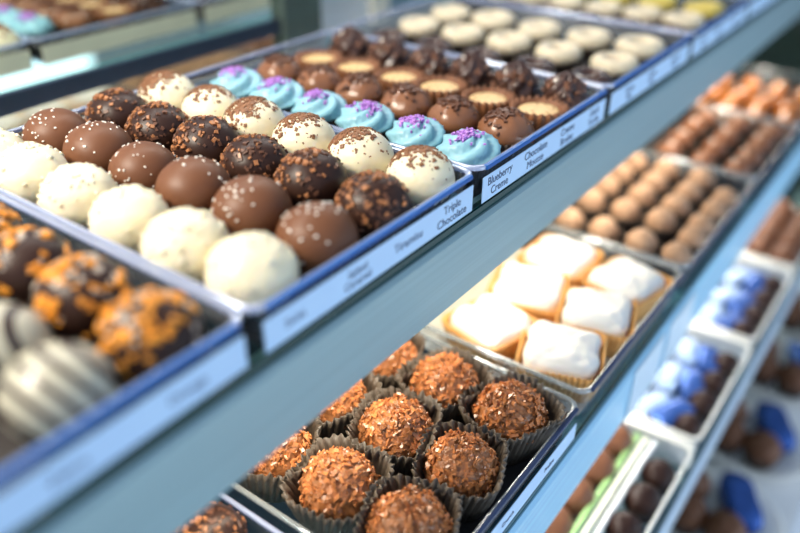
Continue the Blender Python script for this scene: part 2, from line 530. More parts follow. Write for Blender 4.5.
def tart(seed):
    rnd = random.Random(seed)
    b = MB()
    def fn(r, z, t):
        k = max(0, (z - 0.004) / 0.016)
        return r + 0.0013 * k * k * math.cos(22 * t), z + 0.0011 * k * k * math.cos(22 * t)
    lathe(b, [(0.012, 0.0005), (0.0145, 0.005), (0.0168, 0.011), (0.0184, 0.0165), (0.0184, 0.0190), (0.0170, 0.0198), (0.0152, 0.0188), (0.0138, 0.0170),
              (0.0128, 0.0150), (0.004, 0.0145)], 132, fn)
    c = MB()
    lathe(c, [(0.0126, 0.0148), (0.0136, 0.0168), (0.0122, 0.0175), (0.008, 0.0178), (0.002, 0.0179)], 36)
    g = MB()
    for _ in range(16):
        a, q = rnd.uniform(0, 2 * PI), 0.0110 * math.sqrt(rnd.random())
        chunk(g, (q * math.cos(a), q * math.sin(a), 0.0178), (0, 0, 1), 0.0011 * rnd.uniform(0.6, 1.3), rnd, 0.3)
    return [T('pastry_crust', b.mesh('pastry_crust', M['crust'])), T('custard_filling', c.mesh('custard_filling', M['custard']),
            [T('vanilla_specks', g.mesh('vanilla_specks', M['flake']), kind='stuff')])]

def turtle(seed):
    rnd = random.Random(seed)
    b = MB()
    def fn(r, z, t):
        u = z / 0.034
        w = math.cos(7 * (t - 2.0 * u) + seed) + 1.0 * noise.noise(Vector((math.cos(t) * 2 + seed, math.sin(t) * 2, z * 160)))
        return r * (1 + 0.10 * w * min(1, 2 * u)), z + 0.0010 * w
    lathe(b, [(0.008, 0.0020), (0.0130, 0.006), (0.0165, 0.0120), (0.0170, 0.0160), (0.0145, 0.0200), (0.0150, 0.0220), (0.0122, 0.0255),
              (0.0110, 0.0275), (0.0075, 0.0305), (0.0050, 0.0325), (0.001, 0.0350)], 60, fn)
    g = MB()
    scatter(g, (0, 0, 0.0175), 0.0160, 60, 0.0030, rnd, (rnd.uniform(-0.5, 0.1), 0.1, 1), 0.6, flat=0.7)
    return [T('ganache_swirl', b.mesh('ganache_swirl', M['ganache'])), T('chopped_nuts', g.mesh('chopped_nuts', M['nut_mix'], False), kind='stuff'),
            T('paper_cup', cake_cup)]

def ring_cake(seed, mat, jam, hole=0.0045):
    b = MB()
    R_, r_ = 0.0134, 0.0060
    rings = []
    for k in range(48):
        t = 2 * PI * k / 48
        w = 1 + 0.05 * noise.noise(Vector((math.cos(t) * 1.5 + seed, math.sin(t) * 1.5, seed)))
        ring = []
        for i in range(16):
            a = 2 * PI * i / 16
            rr = R_ * w + r_ * math.cos(a)
            ring.append((rr * math.cos(t), rr * math.sin(t), 0.0128 + 0.0062 * math.sin(a) * w))
        rings.append(ring)
    rings.append(rings[0])
    b.loops(rings, False, False)
    parts = [T('iced_ring', b.mesh('iced_ring', mat))]
    c = MB()
    lathe(c, [(0.004, 0.0075), (0.0080, 0.0090), (0.0082, 0.0128), (0.0055, 0.0140), (0.001, 0.0143)], 24)
    parts.append(T('centre_filling', c.mesh('centre_filling', jam)))
    base = fluted_cup(0.0155, 0.0195, 0.0085, 28, 0.0007, 0.0004).mesh('paper_cup', M['cup'])
    parts.append(T('paper_cup', base))
    return parts


def fluted_case(x, y, h, n, amp, mat, rad=0.008, flare=0.0, name='paper_case', wav=0.0, seed=0):
    mb = MB()
    def ring(g, z, a):
        pts = rrect(-x - g, x + g, -y - g, y + g, z, rad, 10)
        # resample evenly by length
        out, L = [], [0.0]
        for i in range(len(pts)):
            p, q = Vector(pts[i]), Vector(pts[(i + 1) % len(pts)])
            L.append(L[-1] + (q - p).length)
        m = n * 4
        j = 0
        for k in range(m):
            s = L[-1] * k / m
            while L[j + 1] < s:
                j += 1
            p, q = Vector(pts[j]), Vector(pts[(j + 1) % len(pts)])
            d = (q - p).normalized()
            c = p + d * (s - L[j])
            nrm = Vector((d.y, -d.x, 0))
            c += nrm * (a * amp * math.cos(2 * PI * k / 4))
            if z > 0.9 * h:
                c.z += wav * noise.noise(Vector((k * 0.37, seed * 9.1, 0)))
            out.append(tuple(c))
        return out
    q = flare
    mb.loops([ring(-0.003 - q, 0.0004, 0), ring(-0.0015 - 0.6 * q, h * 0.4, 1), ring(-0.25 * q, h * 0.75, 1), ring(0.0012, h, 1), ring(0.0007, h, 1), ring(-0.0005 - 0.25 * q, h * 0.75, 1), ring(-0.002 - 0.6 * q, h * 0.4, 1), ring(-0.0035 - q, 0.001, 0)])
    return mb.mesh(name, mat)

roche_cup = [fluted_case(0.0264, 0.0236, 0.0300, 38, 0.0013, M['cup_brown'], 0.0150, 0.0025, 'paper_cup', 0.0035, k) for k in range(3)]

def roche(seed):
    rnd = random.Random(seed)
    c, r, sz = (0, 0, 0.0205), 0.0202, 0.95
    b = MB()
    def fn(t, p):
        d = Vector((math.sin(p) * math.cos(t), math.sin(p) * math.sin(t), math.cos(p)))
        o = Vector((seed * 5.0, seed * 2.0, 0))
        k = 0.97 + 0.09 * noise.noise(d * 3.0 + o) + 0.10 * abs(noise.noise(d * 8.0 + o)) + 0.05 * noise.noise(d * 17.0 + o)
        return (c[0] + d.x * r * k, c[1] + d.y * r * k, c[2] + d.z * r * sz * k)
    b.add(*sphere_pts(110, 64, fn))
    g = MB()
    for _ in range(640):
        d = Vector((rnd.gauss(0, 1), rnd.gauss(0, 1), rnd.gauss(0.25, 1))).normalized()
        if d.z < -0.6:
            continue
        lump = 1 + 0.09 * noise.noise(d * 3.0 + Vector((seed * 5, 0, 0)))
        p = Vector(c) + Vector((d.x, d.y, d.z * sz)) * (r * lump * rnd.uniform(0.96, 1.07))
        n = (d + Vector((rnd.gauss(0, 0.45), rnd.gauss(0, 0.45), rnd.gauss(0, 0.45)))).normalized()
        t = n.cross(Vector((rnd.uniform(-1, 1), rnd.uniform(-1, 1), rnd.uniform(-1, 1)))).normalized()
        q = n.cross(t)
        L, W, H, bend = rnd.uniform(0.0026, 0.0060), rnd.uniform(0.0014, 0.0030), rnd.uniform(0.0005, 0.0010), rnd.uniform(-0.0014, 0.0014)
        vs = []
        for off in (-H * 0.5, H * 0.5):
            for i in (-1, 0, 1):
                wd = W * (1 if i == 0 else rnd.uniform(0.5, 0.9))
                for j in (-1, 1):
                    vs.append(p + t * (L * 0.5 * i) + q * (wd * 0.5 * j) + n * (off + bend * (1 if i else 0)))
        g.add(vs, [(0, 1, 3, 2), (2, 3, 5, 4), (6, 8, 9, 7), (8, 10, 11, 9), (0, 6, 7, 1), (4, 5, 11, 10), (0, 2, 8, 6), (2, 4, 10, 8), (1, 7, 9, 3), (3, 9, 11, 5)])
    return [T('chocolate_core', b.mesh('chocolate_core', M['roche'])), T('toasted_flakes', g.mesh('toasted_flakes', M['roche_flake'], False), kind='stuff'),
            T('paper_cup', roche_cup[seed % 3])]

pastry_case = fluted_case(0.0272, 0.0268, 0.0235, 52, 0.0009, M['cup_gold'])

def pastry(seed):
    rnd = random.Random(seed)
    b = MB()
    def fn(t, p):
        e = 0.42
        sx, cx = math.sin(t), math.cos(t)
        sp, cp = math.sin(p), math.cos(p)
        pw = lambda v, k: math.copysign(abs(v) ** k, v)
        x = pw(cx, e) * pw(sp, 0.6)
        y = pw(sx, e) * pw(sp, 0.6)
        z = pw(cp, 0.75)
        nz = noise.noise(Vector((x * 1.7 + seed, y * 1.7, z))) + 0.5 * noise.noise(Vector((x * 4 + seed, y * 4, z * 3)))
        # a soft crease across the top, deepest at one end
        cr = math.exp(-((x - 0.12) / 0.16) ** 2) * (0.25 + 0.75 * max(0, y)) if z > 0 else 0
        k = 1 + 0.05 * nz
        return (x * 0.0250 * k, y * 0.0246 * k - 0.004 * cr * max(0, y), 0.0205 + z * 0.0108 * (1 + 0.30 * nz) - 0.0060 * cr * max(0, z))
    b.add(*sphere_pts(72, 40, fn))
    return [T('white_icing', b.mesh('white_icing', M['snow'])), T('paper_case', pastry_case)]

tan_cup = fluted_cup(0.0120, 0.0178, 0.0190, 22, 0.0007, 0.0004).mesh('paper_cup', M['cup'])

def tan_truffle(seed, mat='tan', r=0.0168):
    b = MB()
    ball(b, (0, 0, 0.0195), r, bump=0.06, freq=2.2, seed=seed, nu=36, nv=22)
    return [T('chocolate_coating', b.mesh('chocolate_coating', M[mat])), T('paper_cup', tan_cup)]

def bar_sweet(seed, mat):
    b = MB()
    rings = []
    for k in range(13):
        u = k / 12 * 2 - 1
        s = (1 - abs(u) ** 4) ** 0.5 if abs(u) < 1 else 0.15
        s = max(s, 0.2)
        ring = []
        for i in range(20):
            a = 2 * PI * i / 20
            w = 1 + 0.05 * noise.noise(Vector((u * 3 + seed, math.cos(a), math.sin(a))))
            ring.append((u * 0.024, 0.0135 * s * w * math.cos(a), 0.0125 + 0.0115 * s * w * math.sin(a)))
        rings.append(ring)
    b.loops(rings)
    return [T('glazed_bar', b.mesh('glazed_bar', M[mat])), T('paper_liner', fluted_case(0.0245, 0.0140, 0.0075, 36, 0.0006, M['cup']))]

# ------------------------------------------------------------------ trays
def text_mesh(s, size):
    cu = bpy.data.curves.new('lettering', 'FONT')
    cu.body = s
    cu.size = size
    cu.align_x = 'CENTER'
    cu.align_y = 'CENTER'
    cu.space_line = 0.95
    cu.extrude = 0.00008
    tmp = bpy.data.objects.new('tmp_text', cu)
    C.objects.link(tmp)
    bpy.context.view_layer.update()
    dg = bpy.context.evaluated_depsgraph_get()
    me = bpy.data.meshes.new_from_object(tmp.evaluated_get(dg))
    bpy.data.objects.remove(tmp)
    bpy.data.curves.remove(cu)
    me.materials.clear()
    me.materials.append(M['ink'])
    return me

def tray(x0, x1, y0, y1, z, h, label, group, words=(), strip=True, back_strip=True, rim_mat='rim', name='display_tray', r=0.009, lab_h=None, liner=None, lip='lip'):
    e = bpy.data.objects.new(name, None)
    C.objects.link(e)
    e.location = (x0, y0, z)
    tag(e, label, 'tray', group)
    W, D = x1 - x0, y1 - y0
    t = 0.0016
    lo = 0.0012      # walls lean in towards the floor
    b = MB()
    def ring(g, zz):
        return rrect(g, W - g, g, D - g, zz, max(r - g * 0.6, 0.003))
    b.loops([ring(lo + 0.003, 0.0), ring(lo + 0.0005, 0.0025), ring(0.001, h - 0.003), ring(0.001 + t, h - 0.003), ring(lo + t + 0.0005, 0.003), ring(lo + t + 0.003, 0.0014)])
    link('tray_body', b.mesh('tray_body', M['acrylic']), e)
    if liner:  # the dark sheets stand in for shaded gaps between the sweets
        ln = MB().box(0.006 + liner[1], W - 0.006, 0.006, D - 0.006, 0.00145, 0.00175)
        link('liner_or_shade_sheet', ln.mesh('liner_or_shade_sheet', M[liner[0]], False), e)
    k = MB()
    ro = [rrect(g, W - g, g, D - g, zz, max(r - g * 0.5, 0.003)) for g, zz in ((-0.0006, h - 0.0026), (-0.0010, h - 0.0006), (-0.0005, h), (0.0016, h), (0.0020, h - 0.0006), (0.0016, h - 0.0026))]
    ro.append(ro[0])
    k.loops(ro, False, False)
    link('tray_rim', k.mesh('tray_rim', M[rim_mat]), e)
    if lip:
        lp = MB().box(0.006, W - 0.006, -0.0019, 0.0008, h - 0.0024, h + 0.0003)
        bevel(link('front_lip', lp.mesh('front_lip', M[lip], False), e), 0.0005, 2)
    if strip:
        l0, l1 = (0.0008, h - 0.0066) if lab_h is None else lab_h
        s = MB().box(0.0035, W - 0.0035, -0.0010, -0.0004, l0, l1)
        so = link('label_strip', s.mesh('label_strip', M['label'], False), e)
        bevel(so, 0.0003, 1)
        for (tx, body, size) in words:
            o = link('lettering', text_mesh(body, size), so, (tx - x0, -0.0011, (l0 + l1) / 2), (PI / 2, 0, 0))
    if back_strip:
        s = MB().box(0.004, W - 0.004, D + 0.0002, D + 0.0010, 0.0008, 0.0165)
        link('back_strip', s.mesh('back_strip', M['back_strip'], False), e)
    return e

Y0, Y1, HT, HL = 0.0015, 0.2600, 0.0235, 0.0280
ORD = ['first', 'second', 'third', 'fourth', 'fifth', 'sixth', 'seventh']
GU = 'clear label-fronted trays on the upper shelf'
tray(-0.190, -0.0010, Y0, Y1, 0, HT, 'clear tray of orange-flecked and striped truffles on the upper shelf', GU,
     [(-0.125, 'Zebra', 0.0060), (-0.084, 'Zebra', 0.0060), (-0.034, 'Orange', 0.0060)], liner=('liner_shade', 0.0))
tray(0.0022, 0.1700, Y0, Y1, 0, HT, 'clear tray of round white, milk and dark truffles on the upper shelf', GU,
     [(0.024, 'Swiss', 0.0060), (0.066, 'Salted\nCaramel', 0.0058), (0.106, 'Tiramisu', 0.0068), (0.1455, 'Triple\nChocolate', 0.0068)], liner=('liner_shade', 0.0))
tray(0.1732, 0.3480, Y0, Y1, 0, HT, 'clear tray of blue cupcakes, mousse domes and custard tarts on the upper shelf', GU,
     [(0.1960, 'Blueberry\nCreme', 0.0071), (0.2400, 'Chocolate\nMousse', 0.0071), (0.2840, 'Creme\nBrulee', 0.0071), (0.3260, 'Dark\nTurtle', 0.0071)], liner=('liner_shade', 0.0))
tray(0.3515, 0.5280, Y0, Y1, 0, HT, 'clear tray of pale iced rings on the upper shelf beside the cupcake tray', GU,
     [(0.390, 'Cherry\nRing', 0.0060), (0.436, 'Vanilla\nRing', 0.0060), (0.490, 'Almond\nRing', 0.0060)], liner=('liner_shade', 0.0))
tray(0.5325, 0.7080, Y0, Y1, 0, HT, 'clear tray of white and yellow iced rings further along the upper shelf', GU,
     [(0.565, 'Lemon\nRing', 0.0060), (0.610, 'Honey\nRing', 0.0060), (0.665, 'Lime\nRing', 0.0060)], liner=('liner_shade', 0.0))
tray(0.7125, 0.8900, Y0, Y1, 0, HT, 'clear tray at the far end of the upper shelf', GU)

# ------------------------------------------------------------------ sweets on the upper shelf
def fill(name, templates, xs, ys, z, cat, labelf, group, jit=0.0012, rot=True, scale=1.0, m=30):
    n = 0
    for i, x in enumerate(xs):
        for j, y in enumerate(ys):
            if not in_frame((x, y, z + 0.02), m):
                continue
            rnd = random.Random(hash((round(x * 1e4), round(y * 1e4), name)) if False else int(x * 1e4) * 131 + int(y * 1e4) * 17)
            tp = templates[(i * 3 + j) % len(templates)]
            place(name, tp, (x + rnd.uniform(-jit, jit), y + rnd.uniform(-jit, jit), z), rnd.uniform(-0.5, 0.5) if rot else 0,
                  labelf(i, j), cat, group, scale * rnd.uniform(0.97, 1.03))
            n += 1
    return n

ZF = 0.0055     # paper cups stand on the ribbed tray floor
YT = [0.0252 + 0.0420 * j for j in range(6)]
ZT0 = 0.0018
def lab(desc):
    return lambda i, j: desc % ORD[j]
fill('truffle', [truffle_orange(k) for k in range(3)], [-0.0300], [0.0252 + 0.0415 * j for j in range(6)], ZT0, 'truffle',
     lab('dark truffle flecked with orange crumbs, %s in line behind its tray label'), 'orange flecked truffles')
fill('truffle', [truffle_stripe(k) for k in range(2)], [-0.0690], [0.0240 + 0.0420 * j for j in range(6)], ZT0, 'truffle',
     lab('dark truffle striped in white chocolate, %s in line behind its tray label'), 'striped truffles')
fill('truffle', [truffle_white(k) for k in range(4)], [0.0240], YT, ZT0, 'truffle',
     lab('plain white chocolate truffle with sugar bumps, %s in line behind its tray label'), 'white chocolate truffles')
fill('truffle', [truffle_milk(k) for k in range(4)], [0.0655], YT, ZT0, 'truffle',
     lab('smooth milk chocolate truffle with pale sugar grains, %s in line behind its tray label'), 'milk chocolate truffles')
fill('truffle', [truffle_dark(k) for k in range(4)], [0.1090], YT, ZT0, 'truffle',
     lab('dark chocolate truffle crusted with toffee bits, %s in line behind its tray label'), 'dark toffee truffles')
fill('truffle', [truffle_speck(k) for k in range(4)], [0.1500], YT, ZT0, 'truffle',
     lab('white truffle topped with brown chocolate flakes, %s in line behind its tray label'), 'flake topped white truffles')
YC = [0.0225 + 0.0388 * j for j in range(6)]
fill('cupcake', [cupcake(k) for k in range(4)], [0.1968], YC, ZT0, 'cupcake',
     lab('mini cupcake with blue swirl and violet sprinkles, %s in line behind its tray label'), 'blue swirl cupcakes')
fill('mousse_cup', [mousse(k) for k in range(4)], [0.2390], YC, ZT0, 'mousse cup',
     lab('milk chocolate mousse dome under chopped chocolate, %s in line behind its tray label'), 'chocolate mousse cups')
fill('custard_tart', [tart(k) for k in range(3)], [0.2840], YC, 0.0035, 'tart',
     lab('small crimped tart of pale custard, %s in line behind its tray label'), 'custard tarts')
fill('ganache_cup', [turtle(k) for k in range(3)], [0.3225], YC, ZT0, 'chocolate cup',
     lab('dark ganache swirl with chopped nuts, %s in line behind its tray label'), 'dark ganache cups')

YR = [0.0320 + 0.0485 * j for j in range(5)]
rw = [ring_cake(k, M['icing'], M['jam']) for k in range(3)]
rc = [ring_cake(k + 5, M['icing'], M['mousse']) for k in range(3)]
rd = [ring_cake(k + 9, M['ganache'], M['cup']) for k in range(2)]
ry = [ring_cake(k + 12, M['yellow'], M['custard']) for k in range(2)]
fill('ring_cake', rd, [0.3880], YR, ZT0, 'ring cake', lab('dark chocolate ring beside the pale iced rings, %s in line behind its tray label'), 'dark chocolate rings', scale=0.9)
fill('ring_cake', rw, [0.4340], YR, ZT0, 'ring cake', lab('cream iced ring with red jam centre, %s in line behind its tray label'), 'jam centred rings', scale=1.0)
fill('ring_cake', rc, [0.4900], YR, ZT0, 'ring cake', lab('plain cream iced ring beside the jam-centred rings, %s in line behind its tray label'), 'plain cream rings', scale=1.05)
fill('ring_cake', rd, [0.5600], [0.034 + 0.041 * j for j in range(6)], ZT0, 'ring cake', lab('dark ring in the far tray of yellow rings, %s in line behind its tray label'), 'far dark rings', scale=0.9)
fill('ring_cake', rc, [0.6060], [0.034 + 0.041 * j for j in range(6)], ZT0, 'ring cake', lab('cream iced ring beside the yellow rings, %s in line behind its tray label'), 'far cream rings')
fill('ring_cake', ry, [0.6640], [0.034 + 0.046 * j for j in range(5)], ZT0, 'ring cake', lab('yellow iced ring in the far tray, %s in line behind its tray label'), 'yellow rings', scale=1.05)

# ------------------------------------------------------------------ lower shelf
ZL = -0.1510
YL0, YL1 = -0.0690, 0.092
GL = 'clear trays on the lower shelf'
tray(-0.172, 0.012, YL0, YL1, ZL, HL, lab_h=(0.0008, 0.0140), label='clear tray of small dark chocolates at the lower shelf end', group=GL)
tray(0.0200, 0.1950, YL0, YL1, ZL, HL, lab_h=(0.0008, 0.0140), label='clear tray of crunchy flaked clusters in brown paper cups', group=GL, lip='lip_dark', rim_mat='rim_clear',
     words=[(0.050, 'Coconut Cluster', 0.0045), (0.105, 'Crunch', 0.0045), (0.155, 'Praline', 0.0045)], liner=('liner_shade', 0.018))
tray(0.2045, 0.3900, YL0, YL1, ZL, HL, lab_h=(0.0008, 0.0140), label='clear tray of white iced pastries in golden paper cases', group=GL, strip=False, lip='lip_dark', rim_mat='rim_clear', liner=('liner_pale', 0.0))
tray(0.3950, 0.6000, YL0, YL1, ZL, HL, lab_h=(0.0008, 0.0140), label='clear tray of tan truffles beside the white iced pastries', group=GL, strip=False, lip='lip_dark', rim_mat='rim_clear', liner=('liner_shade', 0.006))
tray(0.6060, 0.7850, YL0, YL1, ZL, HL, lab_h=(0.0008, 0.0140), label='clear tray of brown chocolates beyond the tan truffles', group=GL, strip=False, lip='lip_dark', rim_mat='rim_clear', liner=('liner_shade', 0.006))
tray(0.7900, 0.9900, YL0, YL1, ZL, HL, lab_h=(0.0008, 0.0140), label='clear tray of glossy caramel bars at the far end of the lower shelf', group=GL, strip=False, lip='lip_dark', rim_mat='rim_clear')

def rows_label(desc):
    return lambda i, j: desc % (ORD[i], ORD[j])
fill('flaked_cluster', [roche(k) for k in range(4)], [0.0550, 0.1086, 0.1622], [-0.0370, 0.0110, 0.0590], ZL + ZT0, 'chocolate cluster',
     rows_label('toasted flake cluster in brown fluted cup, %s along its tray, %s back from the edge'), 'flaked chocolate clusters')
fill('iced_pastry', [pastry(k) for k in range(4)], [0.2405, 0.2980, 0.3555], [-0.0345, 0.0225], ZL + ZT0, 'pastry',
     rows_label('white iced pastry in golden paper case, %s along its tray, %s back from the edge'), 'white iced pastries')
tt = [tan_truffle(k, 'tan', 0.0130) for k in range(4)]
fill('tan_truffle', [tan_truffle(k, 'tan', 0.0150) for k in range(2)], [0.4250, 0.4620, 0.4920, 0.5280, 0.5600], [-0.0515], ZL + ZT0, 'truffle',
     lambda i, j: 'small tan truffle in the edge row of its tray, %s along the tray' % ORD[i], 'small tan truffles', scale=0.8)
fill('tan_truffle', tt, [0.4220, 0.4690, 0.5070, 0.5430, 0.5790], [-0.0200, 0.0140, 0.0480], ZL + ZT0, 'truffle',
     rows_label('cocoa-dusted tan truffle, %s along its tray, %s row behind the small truffles'), 'cocoa dusted truffles')
bd = [tan_truffle(k + 20, 'bronze', 0.0134) for k in range(3)]
fill('chocolate_dome', bd, [0.6260, 0.6680, 0.7110, 0.7540], [-0.0450, -0.0080, 0.0300], ZL + ZT0, 'chocolate',
     rows_label('brown chocolate dome beyond the tan truffles, %s along its tray, %s back from the edge'), 'brown chocolate domes')
bs = [bar_sweet(k, 'caramel') for k in range(2)]
fill('caramel_bar', bs, [0.8200, 0.8800, 0.9400], [-0.0450, -0.0100, 0.0260, 0.0620], ZL + ZT0, 'caramel bar',
     rows_label('glossy caramel bar at the shelf end, %s along its tray, %s back from the edge'), 'glossy caramel bars', jit=0.002)
dk = [truffle_dark(k + 30) for k in range(2)]
fill('small_chocolate', dk, [-0.1350, -0.0920, -0.0500, -0.0100], [-0.0420, 0.0000, 0.0420, 0.0840], ZL + ZT0, 'chocolate',
     rows_label('dark crusted chocolate in brown cup, %s along the end tray, %s back from the edge'), 'dark chocolates in the end tray', m=40)

# ------------------------------------------------------------------ third shelf
Z3 = -0.3000
G3 = 'cream rimmed trays on the third shelf'
x3 = [(0.012, 0.190), (0.200, 0.366), (0.378, 0.545), (0.556, 0.722), (0.733, 0.900)]
names3 = ['cream-rimmed tray at the near end of the third shelf', 'cream-rimmed tray of chocolates and green and white streaks', 'cream-rimmed tray of blue-wrapped sweets next to the green streaks',
          'cream-rimmed tray of blue and brown sweets mid third shelf', 'cream-rimmed tray of brown chocolates at the far end']
M['rim_cream'] = pbr('cream_rim', (0.82, 0.80, 0.72), 0.35, var=0.03)
for (a, b_), nm in zip(x3, names3):
    tray(a, b_, -0.1150, 0.09, Z3, 0.027, nm, G3, strip=False, rim_mat='rim_cream', back_strip=False, lip=None)
bdk = [tan_truffle(k + 40, 'dark', 0.0165) for k in range(2)]
bml = [tan_truffle(k + 44, 'milk', 0.0175) for k in range(2)]
fill('chocolate_dome', bml, [0.225, 0.262, 0.300, 0.338], [-0.0150, -0.052], Z3 + ZT0, 'chocolate',
     rows_label('milk chocolate dome behind the green streaks, %s along its tray, row %s in'), 'third shelf milk domes')
fill('chocolate_dome', bdk, [0.222, 0.258, 0.294, 0.330], [-0.0985], Z3 + ZT0, 'chocolate',
     lambda i, j: 'dark chocolate dome before the green streaks, %s along its tray' % ORD[i], 'third shelf dark domes', scale=0.85)

def streak_bar(mat):  # solid bar standing in for a streak reflected in the glass
    b = MB()
    rings = []
    for u, s in ((-1, 0.2), (-0.98, 0.8), (-0.95, 1), (0, 1), (0.95, 1), (0.98, 0.8), (1, 0.2)):
        rings.append([(u * 0.076, 0.0026 * s * math.cos(2 * PI * i / 16), 0.0026 + 0.0026 * s * math.sin(2 * PI * i / 16)) for i in range(16)])
    b.loops(rings)
    return b.mesh('streak_bar', mat)
for mat, y, nm in ((M['green'], -0.0690, 'green reflection streak lying behind the other streaks'), (M['cream_streak'], -0.0765, 'cream reflection streak lying between green and white streaks'),
                   (M['white_streak'], -0.0840, 'white reflection streak lying beside the dark domes')):
    s = link('reflection_streak', streak_bar(mat), None, (0.283, y, Z3 + 0.0215))
    tag(s, nm, 'sweet stick', 'reflection streaks on the third shelf')  # no real sweets, the bars stand in for streaks reflected in the glass

def foil_block(seed, mat):
    b = MB()
    def fn(t, p):
        pw = lambda v, k: math.copysign(abs(v) ** k, v)
        x, y, z = pw(math.cos(t), 0.45) * pw(math.sin(p), 0.45), pw(math.sin(t), 0.45) * pw(math.sin(p), 0.45), pw(math.cos(p), 0.45)
        k = 1 + 0.06 * noise.noise(Vector((x * 2 + seed, y * 2, z * 2)))
        return (x * 0.022 * k, y * 0.0115 * k, 0.0095 + z * 0.0088 * k)
    b.add(*sphere_pts(36, 20, fn))
    ends = []
    for s in (-1, 1):
        f = MB()
        f.add([(s * 0.021, -0.007, 0.010), (s * 0.021, 0.007, 0.010), (s * 0.026, 0.006, 0.0135), (s * 0.026, -0.006, 0.0135),
               (s * 0.021, -0.007, 0.0085), (s * 0.021, 0.007, 0.0085), (s * 0.026, 0.006, 0.0125), (s * 0.026, -0.006, 0.0125)],
              [(0, 1, 2, 3), (4, 7, 6, 5), (0, 3, 7, 4), (1, 5, 6, 2), (3, 2, 6, 7), (0, 4, 5, 1)])
        ends.append(T('folded_end', f.mesh('folded_end', mat)))
    return [T('foil_wrap', b.mesh('foil_wrap', mat))] + ends
fb, fp = foil_block(1, M['foil_blue']), foil_block(2, M['foil_pale'])
for ti, (a, b_) in enumerate(x3[2:4]):
    tn = ('the tray next to the green streaks', 'the mid third-shelf tray')[ti]
    fill('wrapped_sweet', [fp], [a + 0.034, a + 0.084, a + 0.134], [-0.060], Z3 + ZT0, 'wrapped sweet',
         lambda i, j, tn=tn: 'pale blue wrapped sweet, %s along %s' % (ORD[i], tn), 'pale wrapped sweets')
    fill('wrapped_sweet', [fb], [a + 0.034, a + 0.084, a + 0.134], [-0.082], Z3 + ZT0, 'wrapped sweet',
         lambda i, j, tn=tn: 'deep blue foil sweet, %s along %s' % (ORD[i], tn), 'blue foil sweets')
    fill('chocolate_dome', bdk, [a + 0.026 + 0.037 * q for q in range(4)], [-0.100], Z3 + ZT0, 'chocolate',
         lambda i, j, tn=tn: 'dark dome along the outer edge, %s along %s' % (ORD[i], tn), 'third shelf edge domes', scale=0.75)
    fill('chocolate_dome', bml, [a + 0.026 + 0.037 * q for q in range(4)], [-0.032], Z3 + ZT0, 'chocolate',
         lambda i, j, tn=tn: 'brown dome behind the pale wrapped sweets, %s along %s' % (ORD[i], tn), 'third shelf brown domes')
fill('chocolate_dome', bml, [0.760, 0.800, 0.840, 0.880], [-0.030, -0.064, -0.096], Z3 + ZT0, 'chocolate',
     rows_label('brown dome in the far third-shelf tray, %s along it, row %s from the back'), 'far third shelf domes')

# ------------------------------------------------------------------ bottom deck
Z4 = -0.4480
def plate(x, y, label):
    b = MB()
    lathe(b, [(0.030, 0.0), (0.050, 0.004), (0.066, 0.011), (0.068, 0.0125), (0.065, 0.0130), (0.049, 0.0065), (0.030, 0.003), (0.004, 0.003)], 48)
    p = link('serving_plate', b.mesh('serving_plate', M['plate']), None, (x, y, Z4))
    tag(p, label, 'plate', 'white plates on the bottom deck')
pl = [(0.470, 'first'), (0.610, 'second'), (0.760, 'third'), (0.910, 'fourth')]
for k, (x, nm) in enumerate(pl):
    plate(x, -0.135, '%s white plate of chocolates along the bottom deck' % nm)
    for q, (dx, dy) in enumerate(((-0.028, 0.022), (0.012, 0.032), (-0.030, -0.016))):
        place('chocolate_dome', bml[q % 2:q % 2 + 1][0], (x + dx, -0.135 + dy, Z4 + 0.0040), 0, 'brown chocolate dome, %s on the %s bottom plate' % (ORD[q], nm), 'chocolate', 'chocolates on the bottom plates', 1.15)
    place('wrapped_sweet', fb, (x + 0.020, -0.135 - 0.018, Z4 + 0.0062), 0.5, 'large blue foil sweet on the %s bottom plate' % nm, 'wrapped sweet', 'blue sweets on the bottom plates', 1.5)

# ------------------------------------------------------------------ shelves
def shelf(name, label, x0, x1, yf, yb, ztop, beam_h, beam_mat, beam_out=0.006, edge=True):
    e = bpy.data.objects.new(name, None)
    C.objects.link(e)
    e.location = (x0, yf, ztop)
    tag(e, label, 'shelf', 'display case shelves')
    W, D = x1 - x0, yb - yf
    g = MB().box(0, W, 0.0015, D - 0.0015, -0.0045, 0)
    link('glass_panel', g.mesh('glass_panel', M['glass'], False), e)
    f = MB().box(0, W, 0, 0.0015, -0.0045, 0)
    link('front_edge', f.mesh('front_edge', M['glass_edge'], False), e)
    r = MB().box(0, W, D - 0.0015, D, -0.0045, 0)
    link('rear_edge', r.mesh('rear_edge', M['glass_rear'], False), e)
    b = MB().box(0, W, -beam_out, 0.012, -0.0047 - beam_h, -0.0047)
    bo = link('front_beam', b.mesh('front_beam', M[beam_mat], False), e)
    bevel(bo, 0.0022, 1)
    return e
shelf('upper_shelf', 'upper glass shelf edged by a brushed grey-blue steel beam', -0.55, 1.40, 0.0, 0.296, 0.0, 0.0455, 'steel', 0.0035)
shelf('lower_shelf', 'lower glass shelf with a front rail coloured as reflected blue light', -0.55, 1.40, -0.0700, 0.125, ZL, 0.050, 'steel_blue', 0.003)
shelf('third_shelf', 'third glass shelf with a pale grey-blue front rail', -0.55, 1.40, -0.1160, 0.110, Z3, 0.028, 'rail', 0.004)
